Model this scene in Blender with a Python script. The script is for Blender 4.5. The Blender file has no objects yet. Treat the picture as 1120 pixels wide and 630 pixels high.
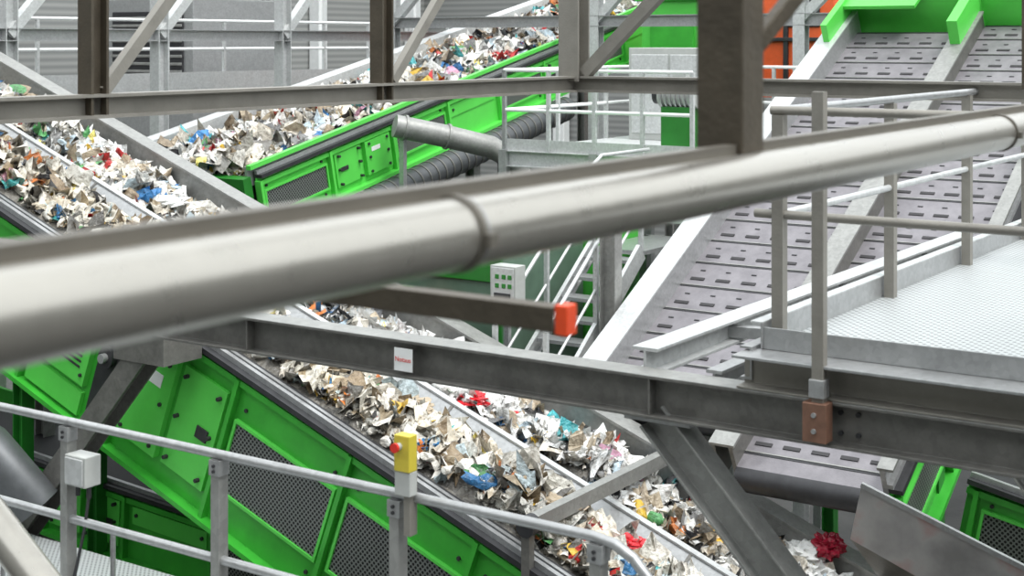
import bpy, math, random
from mathutils import Vector, Matrix, noise
random.seed(7)
H = 8.0                      # eye-level datum above the hall floor
ANG = math.atan2(.83, .557)  # hall axes (s,t) rotated about Z
COL = bpy.context.scene.collection

# ------------------------------------------------------------ materials
def newmat(name):
    m = bpy.data.materials.new(name); m.use_nodes = True
    nt = m.node_tree
    return m, nt, nt.nodes['Principled BSDF']

def mat(name, c, rough=.5, metal=0.0, var=.12, scale=6.0, bump=0.0, dirt=None, fine=60.0, spangle=0):
    m, nt, p = newmat(name)
    tc = nt.nodes.new('ShaderNodeTexCoord')
    n1 = nt.nodes.new('ShaderNodeTexNoise'); n1.inputs['Scale'].default_value = scale
    n1.inputs['Detail'].default_value = 8; n1.inputs['Roughness'].default_value = .65
    nt.links.new(tc.outputs['Object'], n1.inputs['Vector'])
    r = nt.nodes.new('ShaderNodeValToRGB')
    r.color_ramp.elements[0].position = .28; r.color_ramp.elements[1].position = .72
    d = dirt if dirt else tuple(max(0, x*(1-var*1.5)) for x in c)
    r.color_ramp.elements[0].color = (*d, 1)
    r.color_ramp.elements[1].color = (*[min(1, x*(1+var)) for x in c], 1)
    nt.links.new(n1.outputs['Fac'], r.inputs['Fac'])
    out = r.outputs['Color']
    if spangle:
        vo = nt.nodes.new('ShaderNodeTexVoronoi'); vo.inputs['Scale'].default_value = spangle
        nt.links.new(tc.outputs['Object'], vo.inputs['Vector'])
        sp = nt.nodes.new('ShaderNodeSeparateColor'); nt.links.new(vo.outputs['Color'], sp.inputs[0])
        m2 = nt.nodes.new('ShaderNodeMapRange'); m2.inputs['To Min'].default_value = .90; m2.inputs['To Max'].default_value = 1.07
        nt.links.new(sp.outputs[0], m2.inputs['Value'])
        vm = nt.nodes.new('ShaderNodeVectorMath'); vm.operation = 'SCALE'
        nt.links.new(out, vm.inputs[0]); nt.links.new(m2.outputs['Result'], vm.inputs['Scale'])
        out = vm.outputs[0]
    nt.links.new(out, p.inputs['Base Color'])
    mr = nt.nodes.new('ShaderNodeMapRange')
    mr.inputs['To Min'].default_value = max(.05, rough-.1); mr.inputs['To Max'].default_value = min(1, rough+.1)
    nt.links.new(n1.outputs['Fac'], mr.inputs['Value'])
    nt.links.new(mr.outputs['Result'], p.inputs['Roughness'])
    p.inputs['Metallic'].default_value = metal
    if bump:
        n2 = nt.nodes.new('ShaderNodeTexNoise'); n2.inputs['Scale'].default_value = fine
        nt.links.new(tc.outputs['Object'], n2.inputs['Vector'])
        b = nt.nodes.new('ShaderNodeBump'); b.inputs['Strength'].default_value = bump
        b.inputs['Distance'].default_value = .01
        nt.links.new(n2.outputs['Fac'], b.inputs['Height'])
        nt.links.new(b.outputs['Normal'], p.inputs['Normal'])
    return m

def perfmat(name, base, hole, freq, rad, metal=.3, rough=.5, mode='side'):
    """perforated sheet: regular grid of holes"""
    m, nt, p = newmat(name)
    N = nt.nodes.new; L = nt.links.new
    tc = N('ShaderNodeTexCoord'); sx = N('ShaderNodeSeparateXYZ'); L(tc.outputs['Object'], sx.inputs[0])
    def M(op, a, b=None):
        n = N('ShaderNodeMath'); n.operation = op
        for i, v in enumerate((a, b)):
            if v is None: continue
            if isinstance(v, (int, float)): n.inputs[i].default_value = v
            else: L(v, n.inputs[i])
        return n.outputs[0]
    if mode == 'side':
        u = M('ADD', sx.outputs[0], sx.outputs[1]); v = sx.outputs[2]
    else:
        u = sx.outputs[0]; v = sx.outputs[1]
    p1 = M('ADD', u, v); p2 = M('SUBTRACT', u, v)
    fu = M('SUBTRACT', M('FRACT', M('MULTIPLY', p1, freq)), .5)
    fv = M('SUBTRACT', M('FRACT', M('MULTIPLY', p2, freq)), .5)
    d = M('SQRT', M('ADD', M('MULTIPLY', fu, fu), M('MULTIPLY', fv, fv)))
    msk = M('LESS_THAN', d, rad)
    mix = N('ShaderNodeMix'); mix.data_type = 'RGBA'
    L(msk, mix.inputs[0]); mix.inputs[6].default_value = (*base, 1); mix.inputs[7].default_value = (*hole, 1)
    L(mix.outputs[2], p.inputs['Base Color'])
    p.inputs['Metallic'].default_value = metal; p.inputs['Roughness'].default_value = rough
    return m

M_GALV = mat('galvanised_steel', (.40, .405, .405), .36, .55, .08, 9, .05, spangle=38)
M_GALVL = mat('light_galvanised_steel', (.56, .57, .565), .40, .35, .06, 9, .05, spangle=38)
M_PIPE = mat('brushed_pipe_steel', (.40, .38, .34), .30, .75, .04, 14, .03)
M_PIPED = mat('pipe_seam_steel', (.17, .155, .13), .45, .5, .05, 9, .05)
M_BEAM = mat('weathered_beam_steel', (.17, .165, .152), .46, .4, .2, 5, .15, spangle=30)
M_BEAMT = mat('grey_beam_steel', (.30, .30, .285), .46, .4, .12, 5, .15, spangle=30)
M_FRAME = mat('brownish_grey_frame_steel', (.26, .245, .215), .5, .3, .12, 5, .15)
M_BROWN = mat('dark_brown_steel', (.085, .07, .05), .5, .35, .2, 6, .2)
M_DARK = mat('dark_steel', (.045, .045, .048), .5, .4, .2, 8)
M_BLACK = mat('black_rubber', (.02, .02, .022), .7, 0, .2, 10)
M_GREEN = mat('green_paint', (.05, .43, .04), .36, 0, .08, 2.5, .03, dirt=(.035, .31, .03))
M_GREEND = mat('dark_green_paint', (.018, .18, .02), .42, 0, .15, 2.5, .03)
M_GREENL = mat('bright_green_paint', (.10, .60, .08), .36, 0, .06, 3)
M_TEAL = mat('grey_green_machine_paint', (.13, .21, .15), .45, .1, .15, 3)
M_BELT = mat('slat_belt_steel', (.235, .222, .235), .5, .3, .15, 4, .2, dirt=(.16, .15, .162))
M_SLOT = mat('slot_dark', (.035, .033, .035), .7, 0, .2, 8)
M_ORANGE = mat('orange_paint', (.80, .12, .03), .45, 0, .08, 6)
M_ORED = mat('orange_red_cap', (.88, .085, .02), .4, 0, .05, 20)
M_RUST = mat('rust_brown_bracket', (.20, .105, .07), .55, .2, .2, 20)
M_YEL = mat('yellow_plastic', (.58, .47, .05), .45, 0, .06, 20)
M_RED = mat('red_plastic', (.65, .03, .02), .35, 0, .05, 20)
M_WHITE = mat('white_paint', (.78, .79, .78), .5, 0, .05, 8)
M_LGREY = mat('light_grey_box', (.42, .43, .41), .45, 0, .08, 10)
M_FLOOR = mat('concrete_floor', (.07, .07, .068), .8, 0, .25, .8, .3, dirt=(.035, .035, .034), fine=12)
M_MESH = perfmat('perforated_guard', (.20, .21, .20), (.012, .012, .012), 19, .36, .4, .5)
M_DECK = perfmat('perforated_deck_plate', (.50, .52, .52), (.16, .17, .17), 18, .27, .4, .5, 'top')
M_DUCT = mat('dark_duct', (.10, .105, .11), .45, .4, .15, 6)

def sheet_reflection():
    m, nt, p = newmat('painted_reflection_sheet_steel')
    tc = nt.nodes.new('ShaderNodeTexCoord')
    n = nt.nodes.new('ShaderNodeTexNoise'); n.inputs['Scale'].default_value = 1.6; n.inputs['Detail'].default_value = 6
    nt.links.new(tc.outputs['Object'], n.inputs['Vector'])
    r = nt.nodes.new('ShaderNodeValToRGB')
    e = r.color_ramp.elements; e[0].position = .35; e[0].color = (.24, .235, .23, 1); e[1].position = .52; e[1].color = (.40, .39, .38, 1)
    k = e.new(.66); k.color = (.42, .20, .17, 1)  # reddish reflection painted into the sheet colour as noise patches
    nt.links.new(n.outputs['Fac'], r.inputs['Fac']); nt.links.new(r.outputs['Color'], p.inputs['Base Color'])
    p.inputs['Metallic'].default_value = .3; p.inputs['Roughness'].default_value = .38
    return m
M_REFLECT = sheet_reflection()

def wallmat():
    m, nt, p = newmat('corrugated_wall_cladding')
    tc = nt.nodes.new('ShaderNodeTexCoord'); w = nt.nodes.new('ShaderNodeTexWave')
    w.bands_direction = 'Z'; w.inputs['Scale'].default_value = 1.6; w.inputs['Distortion'].default_value = 0
    nt.links.new(tc.outputs['Object'], w.inputs['Vector'])
    r = nt.nodes.new('ShaderNodeValToRGB')
    r.color_ramp.elements[0].color = (.20, .205, .20, 1); r.color_ramp.elements[1].color = (.30, .305, .29, 1)  # tones lifted to put the white background haze into the colour
    nt.links.new(w.outputs['Fac'], r.inputs['Fac']); nt.links.new(r.outputs['Color'], p.inputs['Base Color'])
    b = nt.nodes.new('ShaderNodeBump'); b.inputs['Strength'].default_value = .5
    nt.links.new(w.outputs['Fac'], b.inputs['Height']); nt.links.new(b.outputs['Normal'], p.inputs['Normal'])
    p.inputs['Roughness'].default_value = .6
    return m
M_WALL = wallmat()

def wastemat():
    m, nt, p = newmat('mixed_waste')
    a = nt.nodes.new('ShaderNodeAttribute'); a.attribute_name = 'Col'
    tc = nt.nodes.new('ShaderNodeTexCoord')
    n = nt.nodes.new('ShaderNodeTexNoise'); n.inputs['Scale'].default_value = 16; n.inputs['Detail'].default_value = 5
    nt.links.new(tc.outputs['Object'], n.inputs['Vector'])
    r = nt.nodes.new('ShaderNodeValToRGB')
    r.color_ramp.elements[0].position = .38; r.color_ramp.elements[0].color = (.48, .44, .40, 1)
    r.color_ramp.elements[1].position = .52; r.color_ramp.elements[1].color = (1, 1, 1, 1)
    nt.links.new(n.outputs['Fac'], r.inputs['Fac'])
    mx = nt.nodes.new('ShaderNodeMix'); mx.data_type = 'RGBA'; mx.blend_type = 'MULTIPLY'; mx.inputs[0].default_value = .65
    nt.links.new(a.outputs['Color'], mx.inputs[6]); nt.links.new(r.outputs['Color'], mx.inputs[7])
    nt.links.new(mx.outputs[2], p.inputs['Base Color'])
    b = nt.nodes.new('ShaderNodeBump'); b.inputs['Strength'].default_value = 1; b.inputs['Distance'].default_value = .04
    nt.links.new(n.outputs['Fac'], b.inputs['Height']); nt.links.new(b.outputs['Normal'], p.inputs['Normal'])
    p.inputs['Roughness'].default_value = .28
    return m
M_WASTE = wastemat()

# ------------------------------------------------------------ mesh builder (hall axes s,t,z)
def hall_to_world(v):
    c, s = math.cos(ANG), math.sin(ANG)
    return Vector((c*v[0]-s*v[1], s*v[0]+c*v[1], v[2]+H))

class Bd:
    def __init__(self, name):
        self.name = name; self.v = []; self.f = []; self.mi = []; self.sm = []; self.mats = []; self.cols = None
        self.frame()
    def frame(self, o=(0, 0, 0), ex=(1, 0, 0), ey=(0, 1, 0), ez=(0, 0, 1)):
        self.o = Vector(o); self.ex = Vector(ex); self.ey = Vector(ey); self.ez = Vector(ez)
    def T(self, p): return self.o + self.ex*p[0] + self.ey*p[1] + self.ez*p[2]
    def add(self, vs, fs, m, smooth=False):
        if m not in self.mats: self.mats.append(m)
        k = self.mats.index(m); n = len(self.v)
        self.v += [self.T(p) for p in vs]
        for i, f in enumerate(fs):
            self.f.append([n+j for j in f]); self.mi.append(k); self.sm.append(smooth[i] if isinstance(smooth, list) else smooth)
    def box(self, x0, x1, y0, y1, z0, z1, m):
        x0, x1 = min(x0, x1), max(x0, x1); y0, y1 = min(y0, y1), max(y0, y1); z0, z1 = min(z0, z1), max(z0, z1)
        vs = [(x0,y0,z0),(x1,y0,z0),(x1,y1,z0),(x0,y1,z0),(x0,y0,z1),(x1,y0,z1),(x1,y1,z1),(x0,y1,z1)]
        self.add(vs, [(0,3,2,1),(4,5,6,7),(0,1,5,4),(1,2,6,5),(2,3,7,6),(3,0,4,7)], m)
    def sweep(self, prof, p, q, m, smooth=False, up=None):
        p = Vector(p); q = Vector(q); d = (q-p).normalized()
        u = Vector(up) if up else (Vector((0, 0, 1)) if abs(d.z) < .98 else Vector((0, 1, 0)))
        lat = d.cross(u).normalized(); u = lat.cross(d).normalized()
        n = len(prof)
        vs = [p+lat*a+u*b for a, b in prof]+[q+lat*a+u*b for a, b in prof]
        fs = [(i, (i+1) % n, n+(i+1) % n, n+i) for i in range(n)]
        self.add(vs, fs, m, smooth)
        self.add(vs, [tuple(range(n))[::-1], tuple(range(n, 2*n))], m, False)
    def bar(self, p, q, w, h, m, up=None):
        self.sweep([(-w/2,-h/2),(w/2,-h/2),(w/2,h/2),(-w/2,h/2)], p, q, m, up=up)
    def ibeam(self, p, q, w, h, m, tf=.016, tw=.012, up=None):
        a = w/2; b = h/2; c = tw/2
        self.sweep([(-a,-b),(a,-b),(a,-b+tf),(c,-b+tf),(c,b-tf),(a,b-tf),(a,b),(-a,b),(-a,b-tf),(-c,b-tf),(-c,-b+tf),(-a,-b+tf)], p, q, m, up=up)
    def chan(self, p, q, w, h, m, t=.012, flip=1, up=None):
        a = w/2; b = h/2
        pr = [(-a,-b),(a,-b),(a,-b+t),(-a+t,-b+t),(-a+t,b-t),(a,b-t),(a,b),(-a,b)]
        if flip < 0: pr = [(-x, y) for x, y in pr][::-1]
        self.sweep(pr, p, q, m, up=up)
    def tube(self, p, q, r, m, n=14):
        self.sweep([(r*math.cos(2*math.pi*i/n), r*math.sin(2*math.pi*i/n)) for i in range(n)], p, q, m, True)
    def path(self, pts, r, m, n=12):
        pts = [Vector(p) for p in pts]; rings = []
        up = Vector((0, 0, 1))
        for i, p in enumerate(pts):
            d = (pts[min(i+1, len(pts)-1)]-pts[max(i-1, 0)]).normalized()
            u = up if abs(d.z) < .95 else Vector((1, 0, 0))
            lat = d.cross(u).normalized(); uu = lat.cross(d)
            rings.append([p+lat*r*math.cos(2*math.pi*k/n)+uu*r*math.sin(2*math.pi*k/n) for k in range(n)])
        vs = [v for R in rings for v in R]; fs = []
        for i in range(len(pts)-1):
            for k in range(n):
                fs.append((i*n+k, i*n+(k+1) % n, (i+1)*n+(k+1) % n, (i+1)*n+k))
        self.add(vs, fs, m, True)
        self.add(rings[0]+rings[-1], [tuple(range(n))[::-1], tuple(range(n, 2*n))], m)
    def plate(self, pts, th, m):
        P = [Vector(p) for p in pts]; nrm = (P[1]-P[0]).cross(P[2]-P[0]).normalized()*th
        n = len(P)
        self.add(P+[p+nrm for p in P], [tuple(range(n))[::-1], tuple(range(n, 2*n))]+[(i, (i+1) % n, n+(i+1) % n, n+i) for i in range(n)], m)
    def build(self, bevel=0):
        lo = Vector((min(v[i] for v in self.v) for i in range(3))); hi = Vector((max(v[i] for v in self.v) for i in range(3)))
        c = (lo+hi)/2
        me = bpy.data.meshes.new(self.name)
        me.from_pydata([tuple(v-c) for v in self.v], [], self.f)
        for m in self.mats: me.materials.append(m)
        me.polygons.foreach_set('material_index', self.mi)
        me.polygons.foreach_set('use_smooth', self.sm)
        if self.cols is not None:
            at = me.color_attributes.new('Col', 'FLOAT_COLOR', 'CORNER')
            arr = []
            for f, cc in zip(self.f, self.cols): arr += [cc[0], cc[1], cc[2], 1.0]*len(f)
            at.data.foreach_set('color', arr)
        me.update()
        o = bpy.data.objects.new(self.name, me); COL.objects.link(o)
        o.rotation_euler = (0, 0, ANG); o.location = hall_to_world(c)
        if bevel:
            md = o.modifiers.new('bevel', 'BEVEL'); md.width = bevel; md.segments = 2; md.limit_method = 'ANGLE'
            md.angle_limit = math.radians(50)
        return o

def frame_b(b, o, tan):   # conveyor climbing along +t, cross axis = +s
    c = 1/math.sqrt(1+tan*tan); s = tan*c
    b.frame(o, (1, 0, 0), (0, c, s), (0, -s, c)); return c
def frame_a(b, o, tan):   # conveyor climbing along +s, cross axis = -t
    c = 1/math.sqrt(1+tan*tan); s = tan*c
    b.frame(o, (0, -1, 0), (c, 0, s), (-s, 0, c)); return c

def side(b, xs, sg, l0, l1, h, pattern, bay=1.3, green=None, green2=None, off=0):
    G = green or M_GREEN; G2 = green2 or M_GREENL
    b.box(xs, xs+sg*.03, l0, l1, -h, 0, G)
    b.box(xs, xs+sg*.13, l0, l1, .0, .05, M_DARK)
    b.box(xs, xs+sg*.05, l0, l1, .05, .10, M_GALV)
    b.box(xs, xs+sg*.09, l0, l1, -.10, -.04, G)
    b.box(xs, xs+sg*.15, l0, l1, -h-.05, -h, G)
    n = int((l1-l0)/bay)
    for i in range(n+1):
        y = l0+i*bay
        b.box(xs, xs+sg*.11, y-.025, y+.025, -h, -.04, G)
        if i == n: break
        k = pattern[(i+off) % len(pattern)]
        a0, a1 = y+.10, y+bay-.10
        if k == 'M':
            z0, z1 = -h*.76, -h*.30
            b.box(xs+sg*.03, xs+sg*.055, a0, a1, z0, z1, M_MESH)
            for (ya, yb, za, zb) in ((a0-.03, a1+.03, z1, z1+.03), (a0-.03, a1+.03, z0-.03, z0), (a0-.03, a0, z0, z1), (a1, a1+.03, z0, z1)):
                b.box(xs+sg*.03, xs+sg*.075, ya, yb, za, zb, G2)
            for yy in (a0+.05, a1-.05):
                for zz in (-h*.2, -h*.88):
                    b.tube((xs+sg*.03, yy, zz), (xs+sg*.05, yy, zz), .02, M_DARK, 8)
        elif k == 'P':
            b.box(xs+sg*.03, xs+sg*.07, a0, a0+(a1-a0)*.47, -h*.86, -h*.16, G2)
            b.box(xs+sg*.03, xs+sg*.10, a0+(a1-a0)*.53, a1, -h*.86, -h*.16, G2)
            b.box(xs+sg*.07, xs+sg*.085, a0+.1, a0+.26, -h*.55, -h*.47, M_DARK)
            b.box(xs+sg*.10, xs+sg*.105, a0+(a1-a0)*.64, a0+(a1-a0)*.8, -h*.40, -h*.31, M_WHITE)
            for yy in (a0+.07, a0+(a1-a0)*.42, a0+(a1-a0)*.6, a1-.07):
                for zz in (-h*.80, -h*.5, -h*.22):
                    b.tube((xs+sg*.07, yy, zz), (xs+sg*.12, yy, zz), .022, M_DARK, 8)
        elif k == 'D':
            b.box(xs+sg*.03, xs+sg*.05, a0, a0+.32, -h*.9, -h*.12, M_DARK)
            b.box(xs+sg*.03, xs+sg*.10, a0+.40, a1, -h*.75, -h*.12, G2)
            b.box(xs+sg*.03, xs+sg*.08, a0+.40, a1, -h*.97, -h*.80, G2)
            b.tube((xs+sg*.03, a0+.16, -h*.45), (xs+sg*.12, a0+.16, -h*.45), .11, M_DARK, 16)
            b.tube((xs+sg*.12, a0+.16, -h*.45), (xs+sg*.18, a0+.16, -h*.45), .05, M_GALV, 12)
            for yy in (a0+.46, a1-.06):
                for zz in (-h*.68, -h*.2):
                    b.tube((xs+sg*.10, yy, zz), (xs+sg*.12, yy, zz), .02, M_DARK, 8)
            b.box(xs+sg*.10, xs+sg*.11, a0+.55, a0+.72, -h*.42, -h*.34, M_GALVL)
            for vv in range(4): b.box(xs+sg*.10, xs+sg*.108, a0+.5, a0+.8, -h*(.52+vv*.04), -h*(.505+vv*.04), M_DARK)
        else:
            b.box(xs+sg*.03, xs+sg*.05, a0, a1, -h*.45, -h*.18, G2)
            for yy in (a0+.07, a1-.07):
                b.tube((xs+sg*.05, yy, -h*.3), (xs+sg*.07, yy, -h*.3), .022, M_DARK, 8)

# ------------------------------------------------------------ waste streams
W_ = [((.86,.86,.84), 34), ((.68,.69,.68), 16), ((.74,.69,.60), 11), ((.50,.42,.31), 8), ((.32,.25,.17), 6.5), ((.20,.20,.20), 6),
      ((.04,.04,.045), 4), ((.04,.20,.48), 2.4), ((.52,.64,.72), 5), ((.60,.03,.03), 1.9), ((.76,.50,.06), 1.9), ((.82,.72,.22), 1),
      ((.10,.34,.12), 1.3), ((.74,.24,.06), 1.2), ((.58,.30,.42), .6), ((.08,.46,.50), 1)]
def pick(shift=0):
    tot = sum(w for _, w in W_); r = random.random()*tot
    for c, w in W_:
        r -= w
        if r <= 0: break
    k = random.uniform(.70, 1.12)
    c = tuple(min(.92, x*k) for x in c)
    if shift: c = (c[0]*(1-.10*shift), c[1]*(1-.17*shift), c[2]*(1-.30*shift))
    return c
def waste(name, setf, o, tan, x0, x1, l0, l1, n, size, mound, shift=0.0):
    b = Bd(name); setf(b, o, tan); b.cols = []
    nx, ny = 14, int((l1-l0)/.10)
    wd = x1-x0
    def hgt(x, l):
        u = (x-x0)/wd*2-1
        cl = noise.noise(Vector((x*1.6, l*1.1, 3)))*.5+.5
        return .01+mound*(1-abs(u)**3)*(.15+1.7*cl*cl*1.3) + .05*noise.noise(Vector((x*5, l*5, 0)))*(1-u*u)
    vs = [(x0+wd*i/nx, l0+(l1-l0)*j/ny, hgt(x0+wd*i/nx, l0+(l1-l0)*j/ny)) for j in range(ny+1) for i in range(nx+1)]
    fs = [(j*(nx+1)+i, j*(nx+1)+i+1, (j+1)*(nx+1)+i+1, (j+1)*(nx+1)+i) for j in range(ny) for i in range(nx)]
    b.add(vs, fs, M_WASTE)
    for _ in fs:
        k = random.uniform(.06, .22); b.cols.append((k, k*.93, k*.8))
    V = []; F = []; S = []
    G = 6
    for _ in range(n):
        s = size*random.choice((.35, .45, .6, .75, .9, 1, 1.3, 1.7, 2.2))
        mg = min(.06+s*.35, wd*.3)
        x = random.uniform(x0+mg, x1-mg); l = random.uniform(l0, l1)
        z = hgt(x, l)+random.uniform(-.01, .06)
        R = Matrix.Rotation(random.uniform(0, 6.28), 3, 'Z') @ Matrix.Rotation(random.gauss(0, .32), 3, 'X') @ Matrix.Rotation(random.gauss(0, .32), 3, 'Y')
        sh = shift+.9*max(0, noise.noise(Vector((x*1.2, l*.8, 20))))
        c = pick(sh); base = len(V); asp = random.uniform(.3, 1)
        rk = random.random()
        if rk < .86:
            ox = random.uniform(0, 90); fr = random.uniform(1.8, 4.2); am = random.uniform(.3, .75)
            smo = random.random() < .7
            rnd = random.random()
            for j in range(G):
                for i in range(G):
                    a = (i/(G-1)-.5)*2; d = (j/(G-1)-.5)*2
                    ad = a*math.sqrt(max(0, 1-d*d/2)); dd = d*math.sqrt(max(0, 1-a*a/2))
                    a = (a*(1-rnd)+ad*rnd)*.5; d = (d*(1-rnd)+dd*rnd)*.5
                    nz = noise.noise(Vector((a*fr+ox, d*fr, ox)))
                    nn = noise.noise(Vector((ox, a*fr*1.6, d*fr*1.6)))
                    q = Vector(((a+nn*.3)*s, (d+nz*.28)*s*asp, nz*am*s+abs(nn)*am*.6*s))
                    V.append(Vector((x, l, z))+R@q)
            stripe = random.random() < .3; c2 = pick(sh); sj = random.randrange(G-1)
            for j in range(G-1):
                for i in range(G-1):
                    F.append((base+j*G+i, base+j*G+i+1, base+(j+1)*G+i+1, base+(j+1)*G+i)); S.append(smo)
                    k = random.uniform(.92, 1.03); cc = c2 if (stripe and abs(j-sj) < 2 and i > 0) else c
                    b.cols.append(tuple(min(.92, y*k) for y in cc))
        else:   # bottle / can / carton shape
            m = 8; r = size*random.uniform(.2, .34); Ls = size*random.uniform(.7, 1.4); flat = random.uniform(.5, 1)
            for (yy, rr) in ((-.5, .8), (-.46, 1), (.15, 1), (.36, .45), (.5, .38)):
                for k in range(m):
                    a = k/m*6.283
                    V.append(Vector((x, l, z+r*.5))+R@Vector((math.cos(a)*r*rr, yy*Ls, math.sin(a)*r*rr*flat)))
            for j in range(4):
                for k in range(m):
                    F.append((base+j*m+k, base+j*m+(k+1) % m, base+(j+1)*m+(k+1) % m, base+(j+1)*m+k)); b.cols.append(c); S.append(True)
            F.append(tuple(base+k for k in range(m))[::-1]); F.append(tuple(base+4*m+k for k in range(m))); b.cols += [c, pick()]; S += [False, False]
    b.add(V, F, M_WASTE, S)
    return b.build()

# ============================================================ conveyors 1 & 2 (climb to the left)
O1 = (10.45, 8.64, -3.746); O2 = (11.78, 8.64, -3.838); TA = .366
b = Bd('inclined_waste_conveyor'); frame_b(b, O1, TA)
b.box(0, 1.05, -6, 15, -.05, 0, M_BLACK)
b.box(-.02, 1.07, -6, 15, -.50, -.44, M_BLACK)
b.box(-.03, 0, -6, 15, -.1, .10, M_DARK)
b.box(-.07, -.03, -6, 15, .07, .10, M_GALV)
b.box(1.05, 1.08, -6, 15, -.2, .06, M_GALV)
for i in range(16):
    b.tube((0, -5.5+i*1.3, -.28), (1.05, -5.5+i*1.3, -.28), .07, M_GALV)
side(b, -.10, -1, -6.0, 15, 1.55, 'PGMMMPDMPGMPDM', 1.5, green=M_GREEN, green2=M_GREENL)
b.box(1.09, 1.12, -6, 15, -1.2, -.1, M_GREEND)
b.frame()
for tt in (4.5, 8.0, 13.5, 17.5):
    zt = -6.908+.366*tt-1.6
    for ss in (10.42, 11.45):
        b.ibeam((ss, tt, -8), (ss, tt, zt), .16, .16, M_GREEND)
b.build()

b = Bd('inclined_film_conveyor'); frame_b(b, O2, TA)
b.box(0, 1.13, -6, 15, -.05, 0, M_BLACK)
b.plate([(-.22, -6, .04), (-.04, -6, .23), (-.04, 15, .23), (-.22, 15, .04)], .015, M_GALV)
b.box(-.05, -.01, -6, 15, -.1, .24, M_GALV)
b.box(-.07, .01, -6, 15, .24, .26, M_GALVL)
b.box(1.13, 1.17, -6, 15, -.3, .38, M_BEAMT)
b.box(1.17, 1.30, -6, 15, .28, .38, M_BEAM)
b.box(1.10, 1.36, -6, 15, .38, .41, M_BEAMT)
for i in range(15):
    b.box(1.17, 1.24, -5.6+i*1.4, -5.54+i*1.4, -.3, .28, M_BEAM)
    b.plate([(-.225, -5.6+i*1.4, .055), (-.045, -5.6+i*1.4, .245), (-.045, -5.57+i*1.4, .245), (-.225, -5.57+i*1.4, .055)], .01, M_BEAM)
b.box(0, 1.2, -6, 15, -.7, -.6, M_BEAM)
b.frame()
for tt in (6.2, 11.0, 15.5, 19.5):
    zt = -7.0+.366*tt-.65
    b.ibeam((12.3, tt, -8), (12.3, tt, zt), .18, .18, M_BEAMT)
b.build()

waste('mixed_waste_stream', frame_b, O1, TA, .02, 1.03, -5.5, 14.5, 6200, .195, .14, .5)
waste('mixed_waste_stream', frame_b, O2, TA, .02, 1.11, -5.5, 14.5, 6200, .205, .16, .0)

def crumple(name, loc, r, m, sq=(1, 1, .7), seed=0):
    b = Bd(name); nu, nv = 26, 18; vs = []
    for j in range(nv+1):
        for i in range(nu):
            th = math.pi*j/nv; ph = 2*math.pi*i/nu
            d = Vector((math.sin(th)*math.cos(ph), math.sin(th)*math.sin(ph), math.cos(th)))
            k = r*(1+.45*noise.noise(d*2.3+Vector((seed, 0, 0)))+.45*noise.noise(d*5+Vector((0, seed, 0))))
            vs.append((loc[0]+d.x*k*sq[0], loc[1]+d.y*k*sq[1], loc[2]+d.z*k*sq[2]))
    fs = [(j*nu+i, (j+1)*nu+i, (j+1)*nu+(i+1) % nu, j*nu+(i+1) % nu) for j in range(nv) for i in range(nu)]
    b.add(vs, fs, m); return b.build()
M_REDF = mat('red_film', (.62, .02, .03), .25, 0, .3, 12, .5)
M_WHF = mat('white_film', (.80, .80, .78), .35, 0, .10, 12, .5)
M_YELF = mat('yellow_film', (.76, .46, .06), .35, 0, .25, 12, .5)
M_BLUF = mat('blue_film', (.04, .20, .42), .35, 0, .25, 12, .5)
M_BRF = mat('burgundy_film', (.38, .015, .04), .25, 0, .3, 12, .5)
def on2(x, t): return (O2[0]+x, t, O2[2]+TA*(t-8.64)+.22)
def on1(x, t): return (O1[0]+x, t, O1[2]+TA*(t-8.64)+.2)
crumple('red_plastic_bag', on2(.30, 8.6), .16, M_REDF, (1, 1.3, .5), 3)
crumple('red_plastic_bag', on2(.42, 8.25), .11, M_REDF, (1, 1.6, .5), 13)
crumple('burgundy_plastic_bag', (12.85, 5.10, -4.66), .13, M_BRF, (.9, 1.1, .8), 9)
crumple('white_plastic_bag', (12.8, 5.36, -4.80), .19, M_WHF, (1, 1.2, .7), 25)
crumple('white_plastic_bag', on2(.75, 7.2), .19, M_WHF, (1, 1.5, .4), 5)
crumple('white_plastic_bag', on2(.6, 7.9), .18, M_WHF, (1, 1.3, .4), 45)
crumple('white_plastic_bag', on2(.9, 5.2), .17, M_WHF, (1, 1.3, .5), 15)
crumple('white_plastic_bag', on2(.5, 13.2), .2, M_WHF, (1, 1.5, .4), 75)
crumple('yellow_packaging_film', on2(.5, 6.0), .15, M_YELF, (1.1, 1.7, .4), 6)
crumple('yellow_packaging_film', on2(.7, 13.9), .12, M_YELF, (1.1, 1.5, .4), 16)
crumple('red_plastic_bag', on1(.75, 6.3), .13, M_REDF, (1, 1.5, .5), 8)
crumple('blue_plastic_film', on1(.3, 8.2), .11, M_BLUF, (1, 1.6, .4), 2)
crumple('blue_plastic_film', on2(.4, 14.5), .14, M_BLUF, (1, 1.6, .5), 4)
crumple('white_plastic_bag', on1(.5, 7.4), .18, M_WHF, (1, 1.5, .4), 33)
M_TANF = mat('beige_film', (.42, .34, .24), .45, 0, .2, 12, .5)
crumple('beige_paper_sack', on1(.6, 7.0), .22, M_TANF, (1, 1.3, .4), 53)
crumple('beige_paper_sack', on1(.55, 9.6), .18, M_TANF, (1, 1.5, .4), 63)
crumple('beige_paper_sack', on1(.75, 8.7), .16, M_TANF, (1, 1.5, .5), 73)

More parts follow.
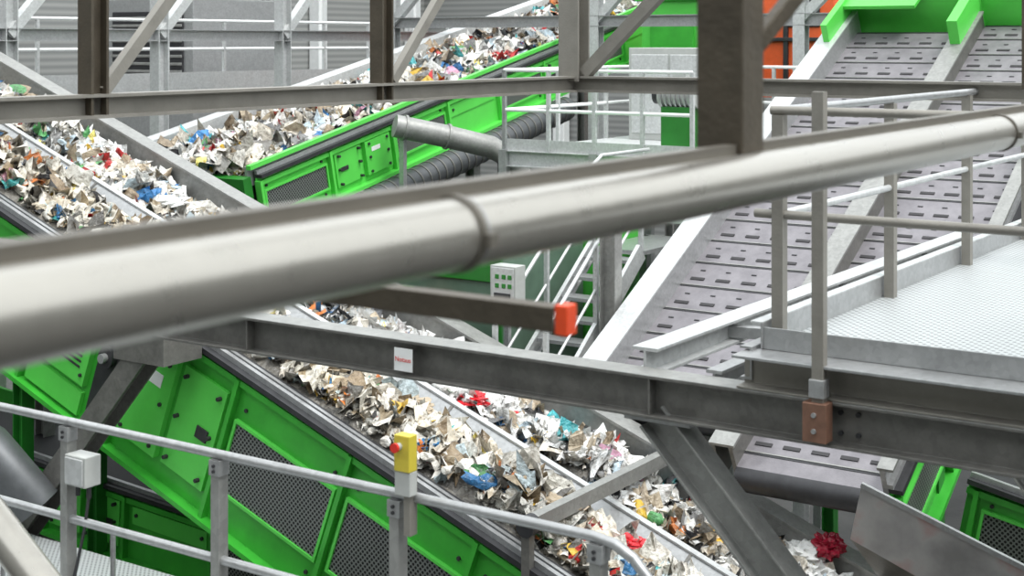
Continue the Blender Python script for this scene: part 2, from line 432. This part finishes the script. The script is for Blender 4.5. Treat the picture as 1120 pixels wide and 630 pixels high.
# cross bar spanning the belts
b = Bd('belt_scraper_crossbar')
b.chan((10.25, 6.72, -4.06), (13.9, 6.72, -4.06), .10, .13, M_BEAMT, flip=-1)
b.tube((10.2, 6.72, -4.06), (10.32, 6.72, -4.06), .09, M_DARK)
b.bar((10.25, 6.72, -4.1), (10.25, 6.72, -4.6), .08, .08, M_BEAM)
b.bar((13.2, 6.72, -4.1), (13.2, 6.72, -4.9), .08, .08, M_BEAM)
b.build()

# ============================================================ conveyor 3 (rear, climbs right)
O3 = (14.7, 14.0, -1.81); T3 = .218
b = Bd('rear_waste_conveyor'); frame_a(b, O3, T3)
b.box(-2.2, 0, -.3, 13, -.05, 0, M_BLACK)
b.box(-2.24, -2.2, -.3, 13, -.2, .30, M_GALVL)
b.box(-2.5, -2.2, -.3, 13, .30, .34, M_GALVL)
b.box(0, .04, -.3, 13, -.1, .18, M_GALV)
b.box(.04, .12, -.3, 13, .14, .20, M_GREENL)
side(b, .08, 1, -.2, 13, .72, 'MPMG', 1.45, green=M_GREENL, green2=M_GREENL)
b.box(-2.24, .1, -.45, -.3, -.5, .05, M_GREEND)
b.tube((-2.1, -.25, -.2), (.0, -.25, -.2), .18, M_DARK, 20)
b.frame()
for q in (1.0, 5.0, 9.0, 12.0):
    for tt in (14.0, 16.1):
        zt = O3[2]+T3*q-.7
        b.ibeam((O3[0]+q, tt, -8), (O3[0]+q, tt, zt), .18, .18, M_BEAMT)
b.build()
waste('mixed_waste_stream', frame_a, O3, T3, -2.17, -.02, -.2, 12.8, 6000, .25, .12, .1)
b = Bd('ribbed_air_duct')
frame_a(b, O3, T3)
b.tube((.30, 1.0, -.98), (.30, 7.4, -.98), .21, M_DUCT, 24)
for i in range(32): b.tube((.30, 1.05+i*.2, -.98), (.30, 1.08+i*.2, -.98), .22, M_BEAM, 24)
b.build()

# ============================================================ slatted belts (right, climb away)
O4 = (16.44, 7.785, -2.06); T4 = .52
b = Bd('slatted_steel_conveyor'); c4 = frame_a(b, O4, T4)
def lane(x0, x1, l0, l1):
    b.box(x0, x1, l0, l1, -.06, 0, M_BELT)
    n = int((l1-l0)/.45); w = x1-x0
    for i in range(n+1):
        y = l0+.2+i*.45
        if y > l1-.1: break
        b.box(x0, x1, y-.010, y+.010, .0, .005, M_DARK)
        b.box(x0, x1, y+.015, y+.028, .0, .010, M_BEAMT)
        for k in range(5):
            xx = x0+w*(k+.5)/5
            b.box(xx-.085, xx+.085, y+.12, y+.165, .0, .010, M_SLOT)
            b.box(xx-.03, xx+.03, y+.30, y+.315, .0, .008, M_DARK)
    b.tube((x0, l0, -.13), (x1, l0, -.13), .13, M_DARK, 24)
    b.tube((x0, l1, -.2), (x1, l1, -.2), .2, M_DARK, 24)
lane(.03, 1.62, -3.6, 4.7)
lane(1.84, 3.27, -4.25, 4.9)
b.box(-.04, .03, -3.6, 4.9, -.2, .26, M_GALV)
b.box(-.26, .03, -3.6, 4.9, .26, .28, M_GALVL)
b.box(-.26, -.23, -3.6, 4.9, .10, .26, M_GALV)
b.box(1.62, 1.66, -4.25, 4.9, -.2, .22, M_BEAM)
b.box(1.80, 1.84, -4.25, 4.9, -.2, .22, M_BEAM)
b.box(1.60, 1.86, -4.25, 4.9, .22, .25, M_BEAMT)
b.box(3.27, 3.32, -4.25, 4.9, -.2, .25, M_GALV)
b.box(3.25, 3.40, -4.25, 4.9, .25, .28, M_BEAMT)
side(b, 3.32, 1, -4.25, 4.9, .85, 'MGM', 1.30, green=M_GREEN, green2=M_GREENL)
# head-end hoods
b.box(-.1, 3.4, 5.05, 5.15, -.4, .55, M_GREENL)
b.box(-.1, 1.0, 4.6, 5.1, .45, .50, M_GREENL)
b.box(-.14, -.05, 3.9, 5.15, -.2, .55, M_GREENL)
b.box(1.66, 1.80, 3.9, 5.15, -.2, .60, M_GREENL)
b.box(3.30, 3.42, 1.0, 5.15, -.2, .50, M_GREENL)
b.frame()
for (ss, tt) in ((14.6, 8.0), (14.0, 4.5), (20.2, 8.0), (20.2, 4.5), (17.5, 4.5), (17.5, 8.0)):
    b.ibeam((ss, tt, -8), (ss, tt, O4[2]+T4*(ss-16.44)-.35), .18, .18, M_GREEND)
b.build()

b = Bd('discharge_chute')
b.plate([(11.95, 4.45, -3.76), (11.95, 2.4, -4.42), (11.95, 2.4, -5.0), (11.95, 4.55, -4.24)], .02, M_REFLECT)
b.plate([(11.95, 4.55, -4.24), (11.95, 2.4, -5.0), (12.8, 2.4, -5.6), (12.8, 4.55, -4.9)], .02, M_BEAM)
b.bar((11.95, 4.45, -3.76), (11.95, 2.4, -4.42), .04, .04, M_GALV)
b.ibeam((12.9, 3.9, -8), (12.9, 3.9, -5.1), .14, .14, M_BEAMT)
b.ibeam((12.9, 2.6, -8), (12.9, 2.6, -5.6), .14, .14, M_BEAMT)
b.build()
b = Bd('steel_support_strut')
b.ibeam((13.4, 4.2, -2.9), (13.0, 2.0, -5.6), .14, .16, M_BEAMT)
b.ibeam((13.0, 2.0, -5.6), (13.0, 1.6, -8), .16, .16, M_BEAMT)
b.build()
b = Bd('guarded_transfer_conveyor')
frame_b(b, (14.2, 3.9, -4.3), .2)
b.box(0, 1.3, -5, .3, -.05, 0, M_BLACK)
side(b, 0, -1, -5, .3, .8, 'MM', 1.3, green=M_GREEN, green2=M_GREENL)
b.frame()
for t in (0.2, 3.6): b.ibeam((14.8, t, -8), (14.8, t, -5.4 if t < 1 else -4.6), .18, .18, M_GREEND)
b.build()

# ============================================================ main beam, deck and railings
b = Bd('main_steel_beam')
b.ibeam((6.15, 7.25, -1.675), (6.15, -1.2, -1.675), .16, .20, M_BEAM, .014, .012)
b.box(6.07, 6.23, -1.2, 7.25, -1.577, -1.572, M_BEAMT)
for tt in (3.3, 5.9):
    b.box(6.08, 6.22, tt, tt+.012, -1.77, -1.58, M_BEAM)
for tt in (2.3, 2.38):
    for z in (-1.63, -1.72): b.tube((6.13, tt, z), (6.165, tt, z), .012, M_DARK, 6)
b.build(.003)
b = Bd('diagonal_brace_beam')
b.ibeam((6.2, 3.32, -1.78), (6.2, .9, -4.35), .15, .17, M_BEAMT, .014, .012)
b.box(6.1, 6.3, 3.1, 3.45, -1.80, -1.775, M_GALV)
b.build(.003)
b = Bd('support_column')
b.ibeam((6.2, .8, -8), (6.2, .8, -1.78), .18, .18, M_BEAMT, up=(1, 0, 0))
b.build()

b = Bd('inspection_walkway_deck')
b.box(6.22, 12.0, -3, 2.78, -1.425, -1.40, M_DECK)
b.chan((6.12, 2.85, -1.495), (6.12, -3, -1.495), .10, .15, M_FRAME, .010)
b.box(6.02, 6.24, -3, 2.85, -1.425, -1.412, M_GALV)
b.box(6.21, 6.22, -3, 2.78, -1.41, -1.31, M_GALV)
b.chan((6.15, 2.84, -1.47), (12.0, 2.84, -1.47), .06, .15, M_GALV, .010, flip=-1)
b.box(6.2, 12, 2.78, 2.79, -1.41, -1.29, M_GALV)
b.box(6.2, 12, 2.78, 2.84, -1.295, -1.285, M_GALVL)
for s in (7.5, 9, 10.5, 11.9): b.ibeam((s, 2.8, -1.5), (s, -3, -1.5), .1, .14, M_BEAM)
for t in (-.3, 1.2): b.box(6.22, 12, t-.004, t+.004, -1.40, -1.396, M_BEAMT)
b.build(.002)

b = Bd('walkway_edge_beam')
b.ibeam((6.25, 3.42, -1.55), (11.6, 3.42, -1.55), .14, .13, M_GALVL)
b.ibeam((6.25, 3.05, -1.60), (9.5, 3.05, -1.60), .08, .10, M_GALV)
for s in (7.2, 8.8, 10.4): b.bar((s, 3.42, -1.56), (s, 2.88, -1.54), .06, .06, M_GALV)
b.build(.002)

b = Bd('walkway_guard_rail')
T_ = 2.74
for s in (6.3, 7.8, 9.2, 10.6, 11.9):
    b.bar((s, T_, -1.40), (s, T_, -.34), .055, .055, M_FRAME)
b.tube((6.3, T_, -.32), (11.9, T_, -.32), .021, M_GALV)
b.tube((6.3, T_, -.80), (11.9, T_, -.80), .018, M_GALVL)
for t in (1.0, -.6, -2.2): b.bar((6.3, t, -1.40), (6.3, t, -.34), .055, .055, M_GALV)
b.tube((6.3, 2.78, -.32), (6.3, -3, -.32), .021, M_FRAME)
b.tube((6.3, 2.86, -.80), (6.3, -3, -.80), .021, M_FRAME)
b.build()
b = Bd('bolted_rail_post')
b.bar((6.04, 2.44, -1.72), (6.04, 2.44, -.22), .05, .055, M_FRAME)
b.box(5.99, 6.068, 2.39, 2.50, -1.74, -1.57, M_RUST)
b.box(6.0, 6.07, 2.405, 2.475, -1.55, -1.47, M_GALV)
for z in (-1.69, -1.62): b.tube((5.99, 2.445, z), (5.98, 2.445, z), .011, M_GALV, 8)
b.build(.003)

# label on beam
b = Bd('emergency_stop_label')
b.box(6.066, 6.069, 4.70, 4.82, -1.735, -1.615, M_WHITE)
lab = b.build()
cu = bpy.data.curves.new('label_text', 'FONT'); cu.body = 'Notaus'; cu.size = .036; cu.align_x = 'CENTER'
cu.extrude = .0004
tx = bpy.data.objects.new('label_text', cu); COL.objects.link(tx); cu.materials.append(M_RED)
R = Matrix.Rotation(ANG, 4, 'Z') @ Matrix(((0, 0, -1, 0), (-1, 0, 0, 0), (0, 1, 0, 0), (0, 0, 0, 1)))
wp = hall_to_world((6.063, 4.76, -1.685))
tx.matrix_world = Matrix.Translation(wp) @ R
bpy.context.view_layer.update()
tx.parent = lab; tx.matrix_parent_inverse = lab.matrix_world.inverted()

# ============================================================ near pipe & orange tipped beam
b = Bd('large_handrail_pipe')
ps, pt = .557*-.536+.83*1.53, .83*.536+.557*1.53
P = lambda q, dz=0, dt=0: (ps+q, pt+dt, -.290+dz)
b.tube(P(-1.2), P(6.5), .054, M_PIPE, 64)
b.bar(P(-1.2, .058, .035), P(6.5, .058, .035), .03, .03, M_PIPED)
for q in (.80, 3.72):
    b.tube(P(q), P(q+.014), .059, M_PIPED, 48)
    b.tube(P(q+.014), P(q+.022), .057, M_GALV, 48)
    b.box(ps+q, ps+q+.022, pt-.07, pt-.05, -.305, -.285, M_PIPED)
b.build()
b = Bd('pipe_hanger_column')
b.bar((ps+1.89, pt+.06, -.235), (ps+1.89, pt+.06, 1.6), .108, .108, M_BROWN, up=(1, 0, 0))
b.bar((ps+1.93, pt+.03, -.02), (ps+2.5, pt-.25, .6), .035, .035, M_BROWN)
b.build(.004)
b = Bd('orange_capped_beam')
b.chan((2.56, 1.60, -.572), (2.56, 5.2, -.572), .05, .052, M_BROWN, .005)
b.box(2.54, 2.58, 1.57, 1.60, -.603, -.541, M_ORED)
b.build(.002)

# ============================================================ upper frame (chords, posts, diagonals)
b = Bd('overhead_steel_frame')
S0, T0, Z0 = 9.39, 5.74, -.30
b.ibeam((3.0, T0, Z0-.02), (S0+.06, T0, Z0-.02), .12, .12, M_FRAME)
b.ibeam((S0, T0+.1, Z0-.02), (S0, -1.5, Z0-.02), .12, .12, M_FRAME)
for s in (4.845, 7.1):
    b.ibeam((s, T0, Z0-.08), (s, T0, 1.8), .10, .11, M_BROWN, up=(1, 0, 0))
b.ibeam((S0, T0, Z0), (S0, T0, 1.8), .17, .17, M_FRAME, up=(1, 0, 0))
b.bar((4.9, T0, Z0+.05), (6.9, T0, 1.9), .05, .06, M_FRAME)
b.bar((7.2, T0, Z0+.05), (9.2, T0, 1.9), .05, .06, M_FRAME)
b.bar((S0, T0-.1, Z0+.06), (S0, T0-2.4, 1.9), .08, .09, M_FRAME)
b.ibeam((S0, 2.38, Z0), (S0, 2.38, 1.8), .12, .12, M_BROWN, up=(1, 0, 0))
b.ibeam((3.0, T0, 1.75), (S0+.06, T0, 1.75), .12, .12, M_FRAME)
b.ibeam((S0, T0, 1.75), (S0, -1.5, 1.75), .12, .12, M_FRAME)
b.build()
b = Bd('rear_steel_truss')
tt = 18.5
b.ibeam((10, tt, .1), (26, tt, .1), .2, .2, M_GALV)
b.ibeam((10, tt, 3.2), (26, tt, 3.2), .2, .2, M_GALV)
for i, s in enumerate((11, 14, 17, 20, 23)):
    b.ibeam((s, tt, -8), (s, tt, 3.2), .22, .22, M_GALVL, up=(1, 0, 0))
    b.bar((s, tt, .1), (s+3, tt, 3.2), .16, .16, M_GALVL)
b.build()
b = Bd('rear_steel_truss')
b.ibeam((22, 17.5, .35), (22, 6, .35), .2, .2, M_GALV)
b.ibeam((22, 17.5, 3.2), (22, 6, 3.2), .2, .2, M_GALV)
for t in (17.5, 13.0, 9.2):
    b.ibeam((22, t, -8), (22, t, 3.2), .2, .2, M_GALVL, up=(1, 0, 0))
    b.bar((22, t, .35), (22, t-3, 3.2), .15, .15, M_GALVL)
b.build()

# ============================================================ lower-left railing
b = Bd('stair_guard_rail')
RS, RZ = 4.81, -1.89
b.path([(RS, 8.2, RZ), (RS, 5, RZ), (RS, 2.85, RZ), (RS, 2.76, RZ-.012), (RS, 2.68, RZ-.05), (RS, 2.62, RZ-.11), (RS, 2.3, RZ-.45), (RS, 2.24, RZ-.55), (RS, 2.22, RZ-.7), (RS, 2.22, -3.0)], .0215, M_GALV, 14)
b.path([(RS, 8.2, RZ-.48), (RS, 5, RZ-.48), (RS, 2.3, RZ-.48)], .0215, M_GALV, 14)
for q in (2.43, 1.383, .34, -.70, -1.67):
    t = 4.5+q
    b.chan((RS+.0, t, -3.0), (RS+.0, t, RZ-.02), .05, .06, M_BEAMT, .006, up=(1, 0, 0))
    b.box(RS-.035, RS+.03, t-.033, t+.033, RZ-.09, RZ-.02, M_GALV)
    for z in (RZ-.045, RZ-.07): b.tube((RS-.035, t, z), (RS-.043, t, z), .008, M_DARK, 8)
b.box(RS-.01, RS+.01, 2.2, 8.2, -3.0, -2.85, M_GALVL)
b.build()
b = Bd('lower_walkway')
b.box(3.4, RS+.05, 2.2, 8.2, -3.04, -3.0, M_DECK)
b.chan((RS+.02, 2.2, -3.1), (RS+.02, 8.2, -3.1), .06, .16, M_BEAM)
for t in (2.4, 5.2, 8.0): b.ibeam((4.3, t, -8), (4.3, t, -3.04), .12, .12, M_BEAM)
b.build()
b = Bd('emergency_stop_post')
t = 4.5-.78
b.bar((RS-.02, t, RZ-.15), (RS-.02, t, RZ+.22), .05, .035, M_FRAME)
b.box(RS-.075, RS-.02, t-.035, t+.045, RZ+.12, RZ+.27, M_YEL)
b.box(RS-.07, RS-.02, t-.035, t+.045, RZ+.02, RZ+.12, M_LGREY)
b.tube((RS-.075, t+.015, RZ+.225), (RS-.10, t+.015, RZ+.225), .015, M_LGREY, 16)
b.tube((RS-.10, t+.015, RZ+.225), (RS-.112, t+.015, RZ+.225), .02, M_RED, 18)
b.build(.004)
b = Bd('junction_box')
b.box(RS-.06, RS+.04, 5.69, 5.84, RZ-.29, RZ-.14, M_LGREY)
b.box(RS-.07, RS-.06, 5.70, 5.83, RZ-.28, RZ-.15, M_GALVL)
for k in (5.72, 5.80): b.tube((RS-.01, k, RZ-.29), (RS-.01, k, RZ-.35), .012, M_DARK, 10)
b.path([(RS-.01, 5.72, RZ-.34), (RS-.0, 5.76, RZ-.5), (RS+.01, 5.86, RZ-.8), (RS+.01, 5.88, RZ-1.1)], .008, M_DARK, 8)
b.build(.006)
b = Bd('sloped_handrail_pipe')
b.tube((3.85, 5.75, -1.62), (3.6, 4.0, -2.42), .075, M_PIPE, 28)
b.tube((3.72, 4.87, -2.02), (3.72, 4.87, -3.0), .03, M_GALV)
b.build()

# ============================================================ left-lower structures
b = Bd('leaning_support_leg')
b.ibeam((9.85, 10.7, -2.82), (9.85, 15.4, -8), .24, .26, M_BEAM, .02, .016, up=(1, 0, 0))
b.box(9.7, 10.2, 10.5, 11.2, -3.1, -2.8, M_BEAM)
b.build()
b = Bd('service_platform')
b.box(8.0, 9.6, 9.2, 13.6, -5.05, -5.0, M_DECK)
b.chan((8.0, 9.2, -5.12), (8.0, 13.6, -5.12), .08, .2, M_GALV)
for (s, t) in ((8.1, 9.3), (8.1, 13.5), (9.5, 9.3), (9.5, 13.5)): b.ibeam((s, t, -8), (s, t, -5.05), .14, .14, M_GREEND)
for t in (9.3, 10.7, 12.1, 13.5): b.tube((8.05, t, -5), (8.05, t, -3.95), .022, M_GALV)
for z in (-3.95, -4.45): b.tube((8.05, 9.3, z), (8.05, 13.5, z), .022, M_GALV)
b.build()
b = Bd('lower_transfer_conveyor')
frame_b(b, (11.6, 12.5, -5.25), .06)
b.box(0, 1.2, -5, 9, -.05, 0, M_BLACK)
b.box(1.2, 1.25, -5, 9, -.6, .2, M_GREEN)
side(b, 0, -1, -5, 9, .75, 'GPM', 1.4, green=M_GREEN, green2=M_GREENL)
b.frame()
for t in (9, 13, 17, 21):
    for s in (11.7, 12.7): b.ibeam((s, t, -8), (s, t, -5.9+(t-12.5)*.06), .16, .16, M_GREEN)
    if t < 21: b.bar((11.66, t, -7.9), (11.66, t+4, -6.1), .1, .1, M_GREENL)
b.build()
b = Bd('ribbed_air_duct')
pts = [(9.0, 16.5, -3.9), (9.0, 14.5, -3.75), (9.1, 13.4, -3.8), (9.3, 12.6, -4.1), (9.6, 12.2, -4.7)]
b.path(pts, .24, M_DUCT, 24)
for i in range(24):
    t = 14.5+i*.085
    b.tube((9.0, t, -3.75-(t-14.5)*.075), (9.0, t+.03, -3.75-(t+.03-14.5)*.075), .255, M_GALV, 24)
b.bar((9.0, 15.5, -8), (9.0, 15.5, -4.1), .1, .1, M_BEAM)
b.build()
b = Bd('green_machine_frame')
for s in (7.2, 9.4):
    b.ibeam((s, 14.2, -8), (s, 14.2, -4.4), .2, .2, M_GREEN)
    b.ibeam((s, 19.5, -8), (s, 19.5, -4.4), .2, .2, M_GREEN)
    b.ibeam((s, 14.2, -4.9), (s, 19.5, -4.9), .2, .2, M_GREEN)
    b.bar((s, 14.2, -7.8), (s, 19.5, -4.9), .12, .12, M_GREENL)
b.ibeam((7.2, 14.2, -4.9), (9.4, 14.2, -4.9), .2, .2, M_GREEN)
b.box(7.4, 9.2, 15, 18, -6.8, -5.0, M_BEAM)
b.box(7.38, 7.4, 15.2, 17.8, -6.5, -5.3, M_MESH)
b.build()

# ============================================================ centre machinery
b = Bd('green_sorting_machine')
b.box(13.75, 15.6, 9.4, 12.3, -5.6, -2.35, M_TEAL)
b.box(13.70, 13.75, 9.4, 12.3, -2.75, -2.35, M_GREEND)
b.box(13.70, 13.75, 9.35, 9.45, -5.6, -2.35, M_GREEND)
b.box(13.70, 13.74, 10.6, 11.8, -3.8, -2.9, M_GREEND)
b.box(13.9, 15.3, 9.7, 12, -2.35, -2.1, M_DARK)
b.box(15.7, 16.7, 9.2, 10.1, -8, -2.0, M_GREENL)
b.tube((13.6, 10.3, -3.1), (13.7, 10.3, -3.1), .16, M_RED, 20)
b.tube((13.55, 10.3, -3.1), (13.6, 10.3, -3.1), .08, M_YEL, 20)
for t in (9.5, 12.2): b.box(13.8, 15.5, t-.1, t+.1, -8, -5.6, M_DARK)
b.build(.01)
b = Bd('control_cabinet')
b.box(13.45, 13.65, 8.98, 9.32, -2.95, -2.5, M_LGREY)
b.box(13.44, 13.45, 9.0, 9.3, -2.93, -2.52, M_GALVL)
for z in (-2.62, -2.72):
    for t in (9.22, 9.13, 9.05): b.box(13.43, 13.44, t-.025, t+.025, z-.025, z+.025, M_GREEND)
b.box(13.43, 13.44, 9.04, 9.26, -2.88, -2.80, M_DARK)
b.bar((13.55, 9.15, -8.0), (13.55, 9.15, -2.95), .06, .06, M_GALV)
b.build(.006)
b = Bd('access_stair')
s0, z0, s1, z1 = 13.2, -4.1, 15.3, -2.5
for t in (8.42, 9.08):
    b.chan((s0, t, z0), (s1, t, z1), .05, .22, M_GALVL, flip=1 if t > 8.7 else -1)
    b.path([(s0, t, z0+1.0), (s1, t, z1+1.0), (s1+.2, t, z1+1.1), (16.7, t, z1+1.1)], .024, M_GALVL)
    b.path([(s0, t, z0+.5), (s1, t, z1+.5), (s1+.2, t, z1+.6), (16.7, t, z1+.6)], .018, M_GALVL)
    for k in range(3):
        f = k/2; b.bar((s0+(s1-s0)*f, t, z0+(z1-z0)*f), (s0+(s1-s0)*f, t, z0+(z1-z0)*f+.99), .05, .05, M_GALVL)
for k in range(8):
    f = (k+.5)/8; b.box(s0+(s1-s0)*f-.13, s0+(s1-s0)*f+.13, 8.45, 9.05, z0+(z1-z0)*f-.02, z0+(z1-z0)*f+.02, M_GALV)
b.box(s1, 16.7, 8.4, 9.1, z1-.05, z1, M_GALV)
for t in (8.42, 9.08): b.bar((s0, t, -8), (s0, t, z0), .1, .1, M_GALV); b.bar((16.6, t, -8), (16.6, t, z1), .1, .1, M_GALV)
b.build()
b = Bd('grey_support_column')
b.ibeam((14.2, 8.20, -8), (14.2, 8.20, -2.0), .16, .2, M_BEAMT)
b.build()

b = Bd('service_gantry')
s0, s1, t0, t1, zd = 16.8, 21.0, 8.5, 11.4, -1.5
b.box(s0, s1, t0, t1, zd-.04, zd, M_GALVL)
b.chan((s0, t1, zd-.12), (s0, t0, zd-.12), .08, .22, M_GALVL)
b.chan((s0, t1, zd-.12), (s1, t1, zd-.12), .08, .22, M_GALVL)
b.chan((s0, t0, zd-.75), (s0, t1, zd-.75), .08, .18, M_GALVL)
for t in (t0, (t0+t1)/2, t1):
    b.bar((s0, t, -8), (s0, t, zd), .12, .12, M_GALV)
    b.bar((s1, t, -8), (s1, t, zd), .12, .12, M_GALV)
for i in range(5):
    t = t0+(t1-t0)*i/4; b.bar((s0, t, zd), (s0, t, zd+1.1), .05, .05, M_GALVL); b.bar((s1, t, zd), (s1, t, zd+1.1), .05, .05, M_GALVL)
for i in range(4):
    s = s0+(s1-s0)*i/3; b.bar((s, t1, zd), (s, t1, zd+1.1), .05, .05, M_GALVL)
for z in (zd+.55, zd+1.1):
    b.tube((s0, t0, z), (s0, t1, z), .025, M_WHITE); b.tube((s1, t0, z), (s1, t1, z), .025, M_WHITE); b.tube((s0, t1, z), (s1, t1, z), .025, M_WHITE)
b.box(s0, s0+.02, t0, t1, zd, zd+.15, M_GALVL)
b.build()
b = Bd('electrical_distribution_cabinet')
b.box(19.6, 20.4, 9.6, 11.0, -1.5, -.1, M_LGREY)
b.box(19.58, 19.6, 9.65, 10.28, -1.4, -.2, M_GALVL); b.box(19.58, 19.6, 10.32, 10.95, -1.4, -.2, M_GALVL)
b.box(19.56, 19.58, 10.2, 10.25, -.9, -.7, M_DARK)
b.build(.01)
b = Bd('electric_gear_motor')
mz = -.72; ms = 17.4; mt = 8.95
b.tube((ms, mt+.3, mz), (ms, mt-.25, mz), .17, M_LGREY, 24)
for i in range(7): b.tube((ms, mt+.25-.07*i, mz), (ms, mt+.225-.07*i, mz), .20, M_GALV, 24)
b.tube((ms, mt+.3, mz), (ms, mt+.4, mz), .12, M_DARK, 20)
b.box(ms-.1, ms+.1, mt-.1, mt+.1, mz+.17, mz+.29, M_LGREY)
b.box(ms-.14, ms+.14, mt-.2, mt+.25, mz-.78, mz-.15, M_GREEND)
b.build(.005)
b = Bd('grey_round_duct')
b.path([(17.0, 13.5, -1.25), (17.6, 13.0, -1.42), (18.2, 12.6, -1.6), (18.5, 12.3, -1.85), (18.6, 12.2, -2.4), (18.6, 12.2, -8)], .17, M_BEAMT, 20)
for q in ((17.1, 13.42, -1.28), (17.6, 13.0, -1.42)):
    b.tube(q, (q[0]+.03, q[1]-.022, q[2]-.008), .195, M_BEAMT, 20)
b.bar((17.1, 13.42, -8), (17.1, 13.42, -1.4), .08, .08, M_GALV)
b.build()
b = Bd('green_hopper_box')
b.box(24.2, 25.6, 12.0, 13.3, -.45, .75, M_GREENL)
b.box(24.15, 24.2, 12.2, 13.1, -.2, .4, M_GREEN)
b.box(24.1, 25.7, 11.9, 13.4, .75, .85, M_GREEN)
for (s, t) in ((24.3, 12.1), (25.5, 12.1), (24.3, 13.2), (25.5, 13.2)): b.bar((s, t, -8), (s, t, -.45), .14, .14, M_BEAMT)
b.bar((24.2, 12.0, -1.5), (24.2, 13.3, -1.5), .12, .12, M_BEAMT)
b.build(.01)
b = Bd('orange_baling_machine')
b.box(29, 31, 11.4, 13.6, -1.2, 1.6, M_ORANGE)
b.box(28.95, 29, 11.7, 12.5, .3, 1.0, M_DARK)
b.box(28.9, 31.1, 11.3, 13.7, 1.6, 1.75, M_DARK)
b.box(28.9, 29, 11.3, 13.7, .0, .08, M_DARK)
b.box(28.92, 29, 12.4, 12.5, -1.2, 1.6, M_DARK)
for (s, t) in ((29.2, 11.6), (30.8, 11.6), (29.2, 13.4), (30.8, 13.4)): b.bar((s, t, -8), (s, t, -1.2), .2, .2, M_DARK)
b.build(.01)
b = Bd('green_overhead_conveyor')
frame_a(b, (22.5, 5.6, .2), .15)
b.box(0, 4, -.5, 9, -.1, 0, M_BLACK)
side(b, 4.0, 1, -.5, 9, .8, 'PG', 1.4, green=M_GREENL, green2=M_GREENL)
b.box(-.1, 4.1, -.7, -.5, -.6, .3, M_GREENL)
b.frame()
for (s, t) in ((23, 5.4), (23, 1.8), (29, 5.4), (29, 1.8)): b.ibeam((s, t, -8), (s, t, -.2), .2, .2, M_BEAMT)
b.build()
b = Bd('rear_catwalk')
b.box(12, 30, 21, 22.2, -.75, -.7, M_GALVL)
b.box(12, 30, 20.96, 21, -.95, -.6, M_GALVL)
for i in range(13):
    b.bar((12+i*1.5, 21, -.7), (12+i*1.5, 21, .4), .06, .06, M_GALVL)
for z in (-.15, .4): b.tube((12, 21, z), (30, 21, z), .03, M_WHITE)
for s in (13, 18, 23, 28): b.ibeam((s, 21.6, -8), (s, 21.6, -.75), .2, .2, M_BEAMT)
b.build()
b = Bd('rear_machine_housing')
b.box(12, 20, 24, 27, -8, -1.6, M_BEAM)
b.box(11.97, 12, 24.2, 26.8, -6, -2, M_MESH)
b.box(14, 17, 23.8, 24, -4, -1.7, M_GREEN)
b.build(.02)
b = Bd('rear_machine_housing')
b.box(24, 27, 25, 28, -8, 1.0, M_GALV)
b.box(23.95, 24, 25.3, 27.7, -.8, .7, M_DARK)
for k in range(8): b.box(23.92, 23.95, 25.3, 27.7, -.75+k*.18, -.68+k*.18, M_BEAMT)
b.box(24.2, 26.8, 25.2, 27.8, 1.0, 1.3, M_DARK)
b.build(.02)

# ============================================================ hall shell
b = Bd('floor'); b.box(-6, 44, -24, 34, -8.2, -8.0, M_FLOOR); b.build()
b = Bd('wall_back'); b.box(42, 42.3, -24, 32, -8, 7, M_WALL); b.build()
b = Bd('wall_left'); b.box(-6, 42.3, 32, 32.3, -8, 7, M_WALL); b.build()
b = Bd('light_block_wall_front'); b.box(-6.3, -6, -24, 32, -8, 7, M_WALL); b.build()  # unseen, added behind the camera to block low-angle sky light
b = Bd('light_block_wall_right'); b.box(-6, 42, -24.3, -24, -8, 7, M_WALL); b.build()  # unseen, added out of frame to keep low-angle light off vertical sides
b = Bd('wall_column')
for s in (18, 24, 30, 36, 41):
    b.ibeam((s, 31.75, -8), (s, 31.75, 7), .4, .4, M_WHITE, up=(1, 0, 0))
for t in (26, 19, 12, 5, -2):
    b.ibeam((41.7, t, -8), (41.7, t, 7), .4, .4, M_WHITE, up=(1, 0, 0))
b.build()

# ============================================================ light
w = bpy.data.worlds.new('hall_daylight'); bpy.context.scene.world = w; w.use_nodes = True
bg = w.node_tree.nodes['Background']; bg.inputs[0].default_value = (.92, .97, 1, 1); bg.inputs[1].default_value = 2.1
sd = bpy.data.lights.new('skylight_sun', 'SUN'); sd.energy = 2.8; sd.angle = math.radians(22); sd.color = (1, .99, .97)
so = bpy.data.objects.new('skylight_sun', sd); COL.objects.link(so)
so.rotation_euler = Vector((-.35, .35, -1)).to_track_quat('-Z', 'Y').to_euler(); so.location = (0, 5, 25)

# ============================================================ camera
cd = bpy.data.cameras.new('camera'); cam = bpy.data.objects.new('camera', cd); COL.objects.link(cam)
cam.location = (0, 0, H); cam.rotation_euler = (math.radians(90), 0, 0)
cd.sensor_width = 36; cd.lens = 51.43; cd.shift_y = -.241; cd.clip_end = 200; cd.clip_start = .05
cd.dof.use_dof = True; cd.dof.focus_distance = 12.0; cd.dof.aperture_fstop = 4.2
bpy.context.scene.camera = cam
bpy.context.scene.view_settings.view_transform = 'Standard'
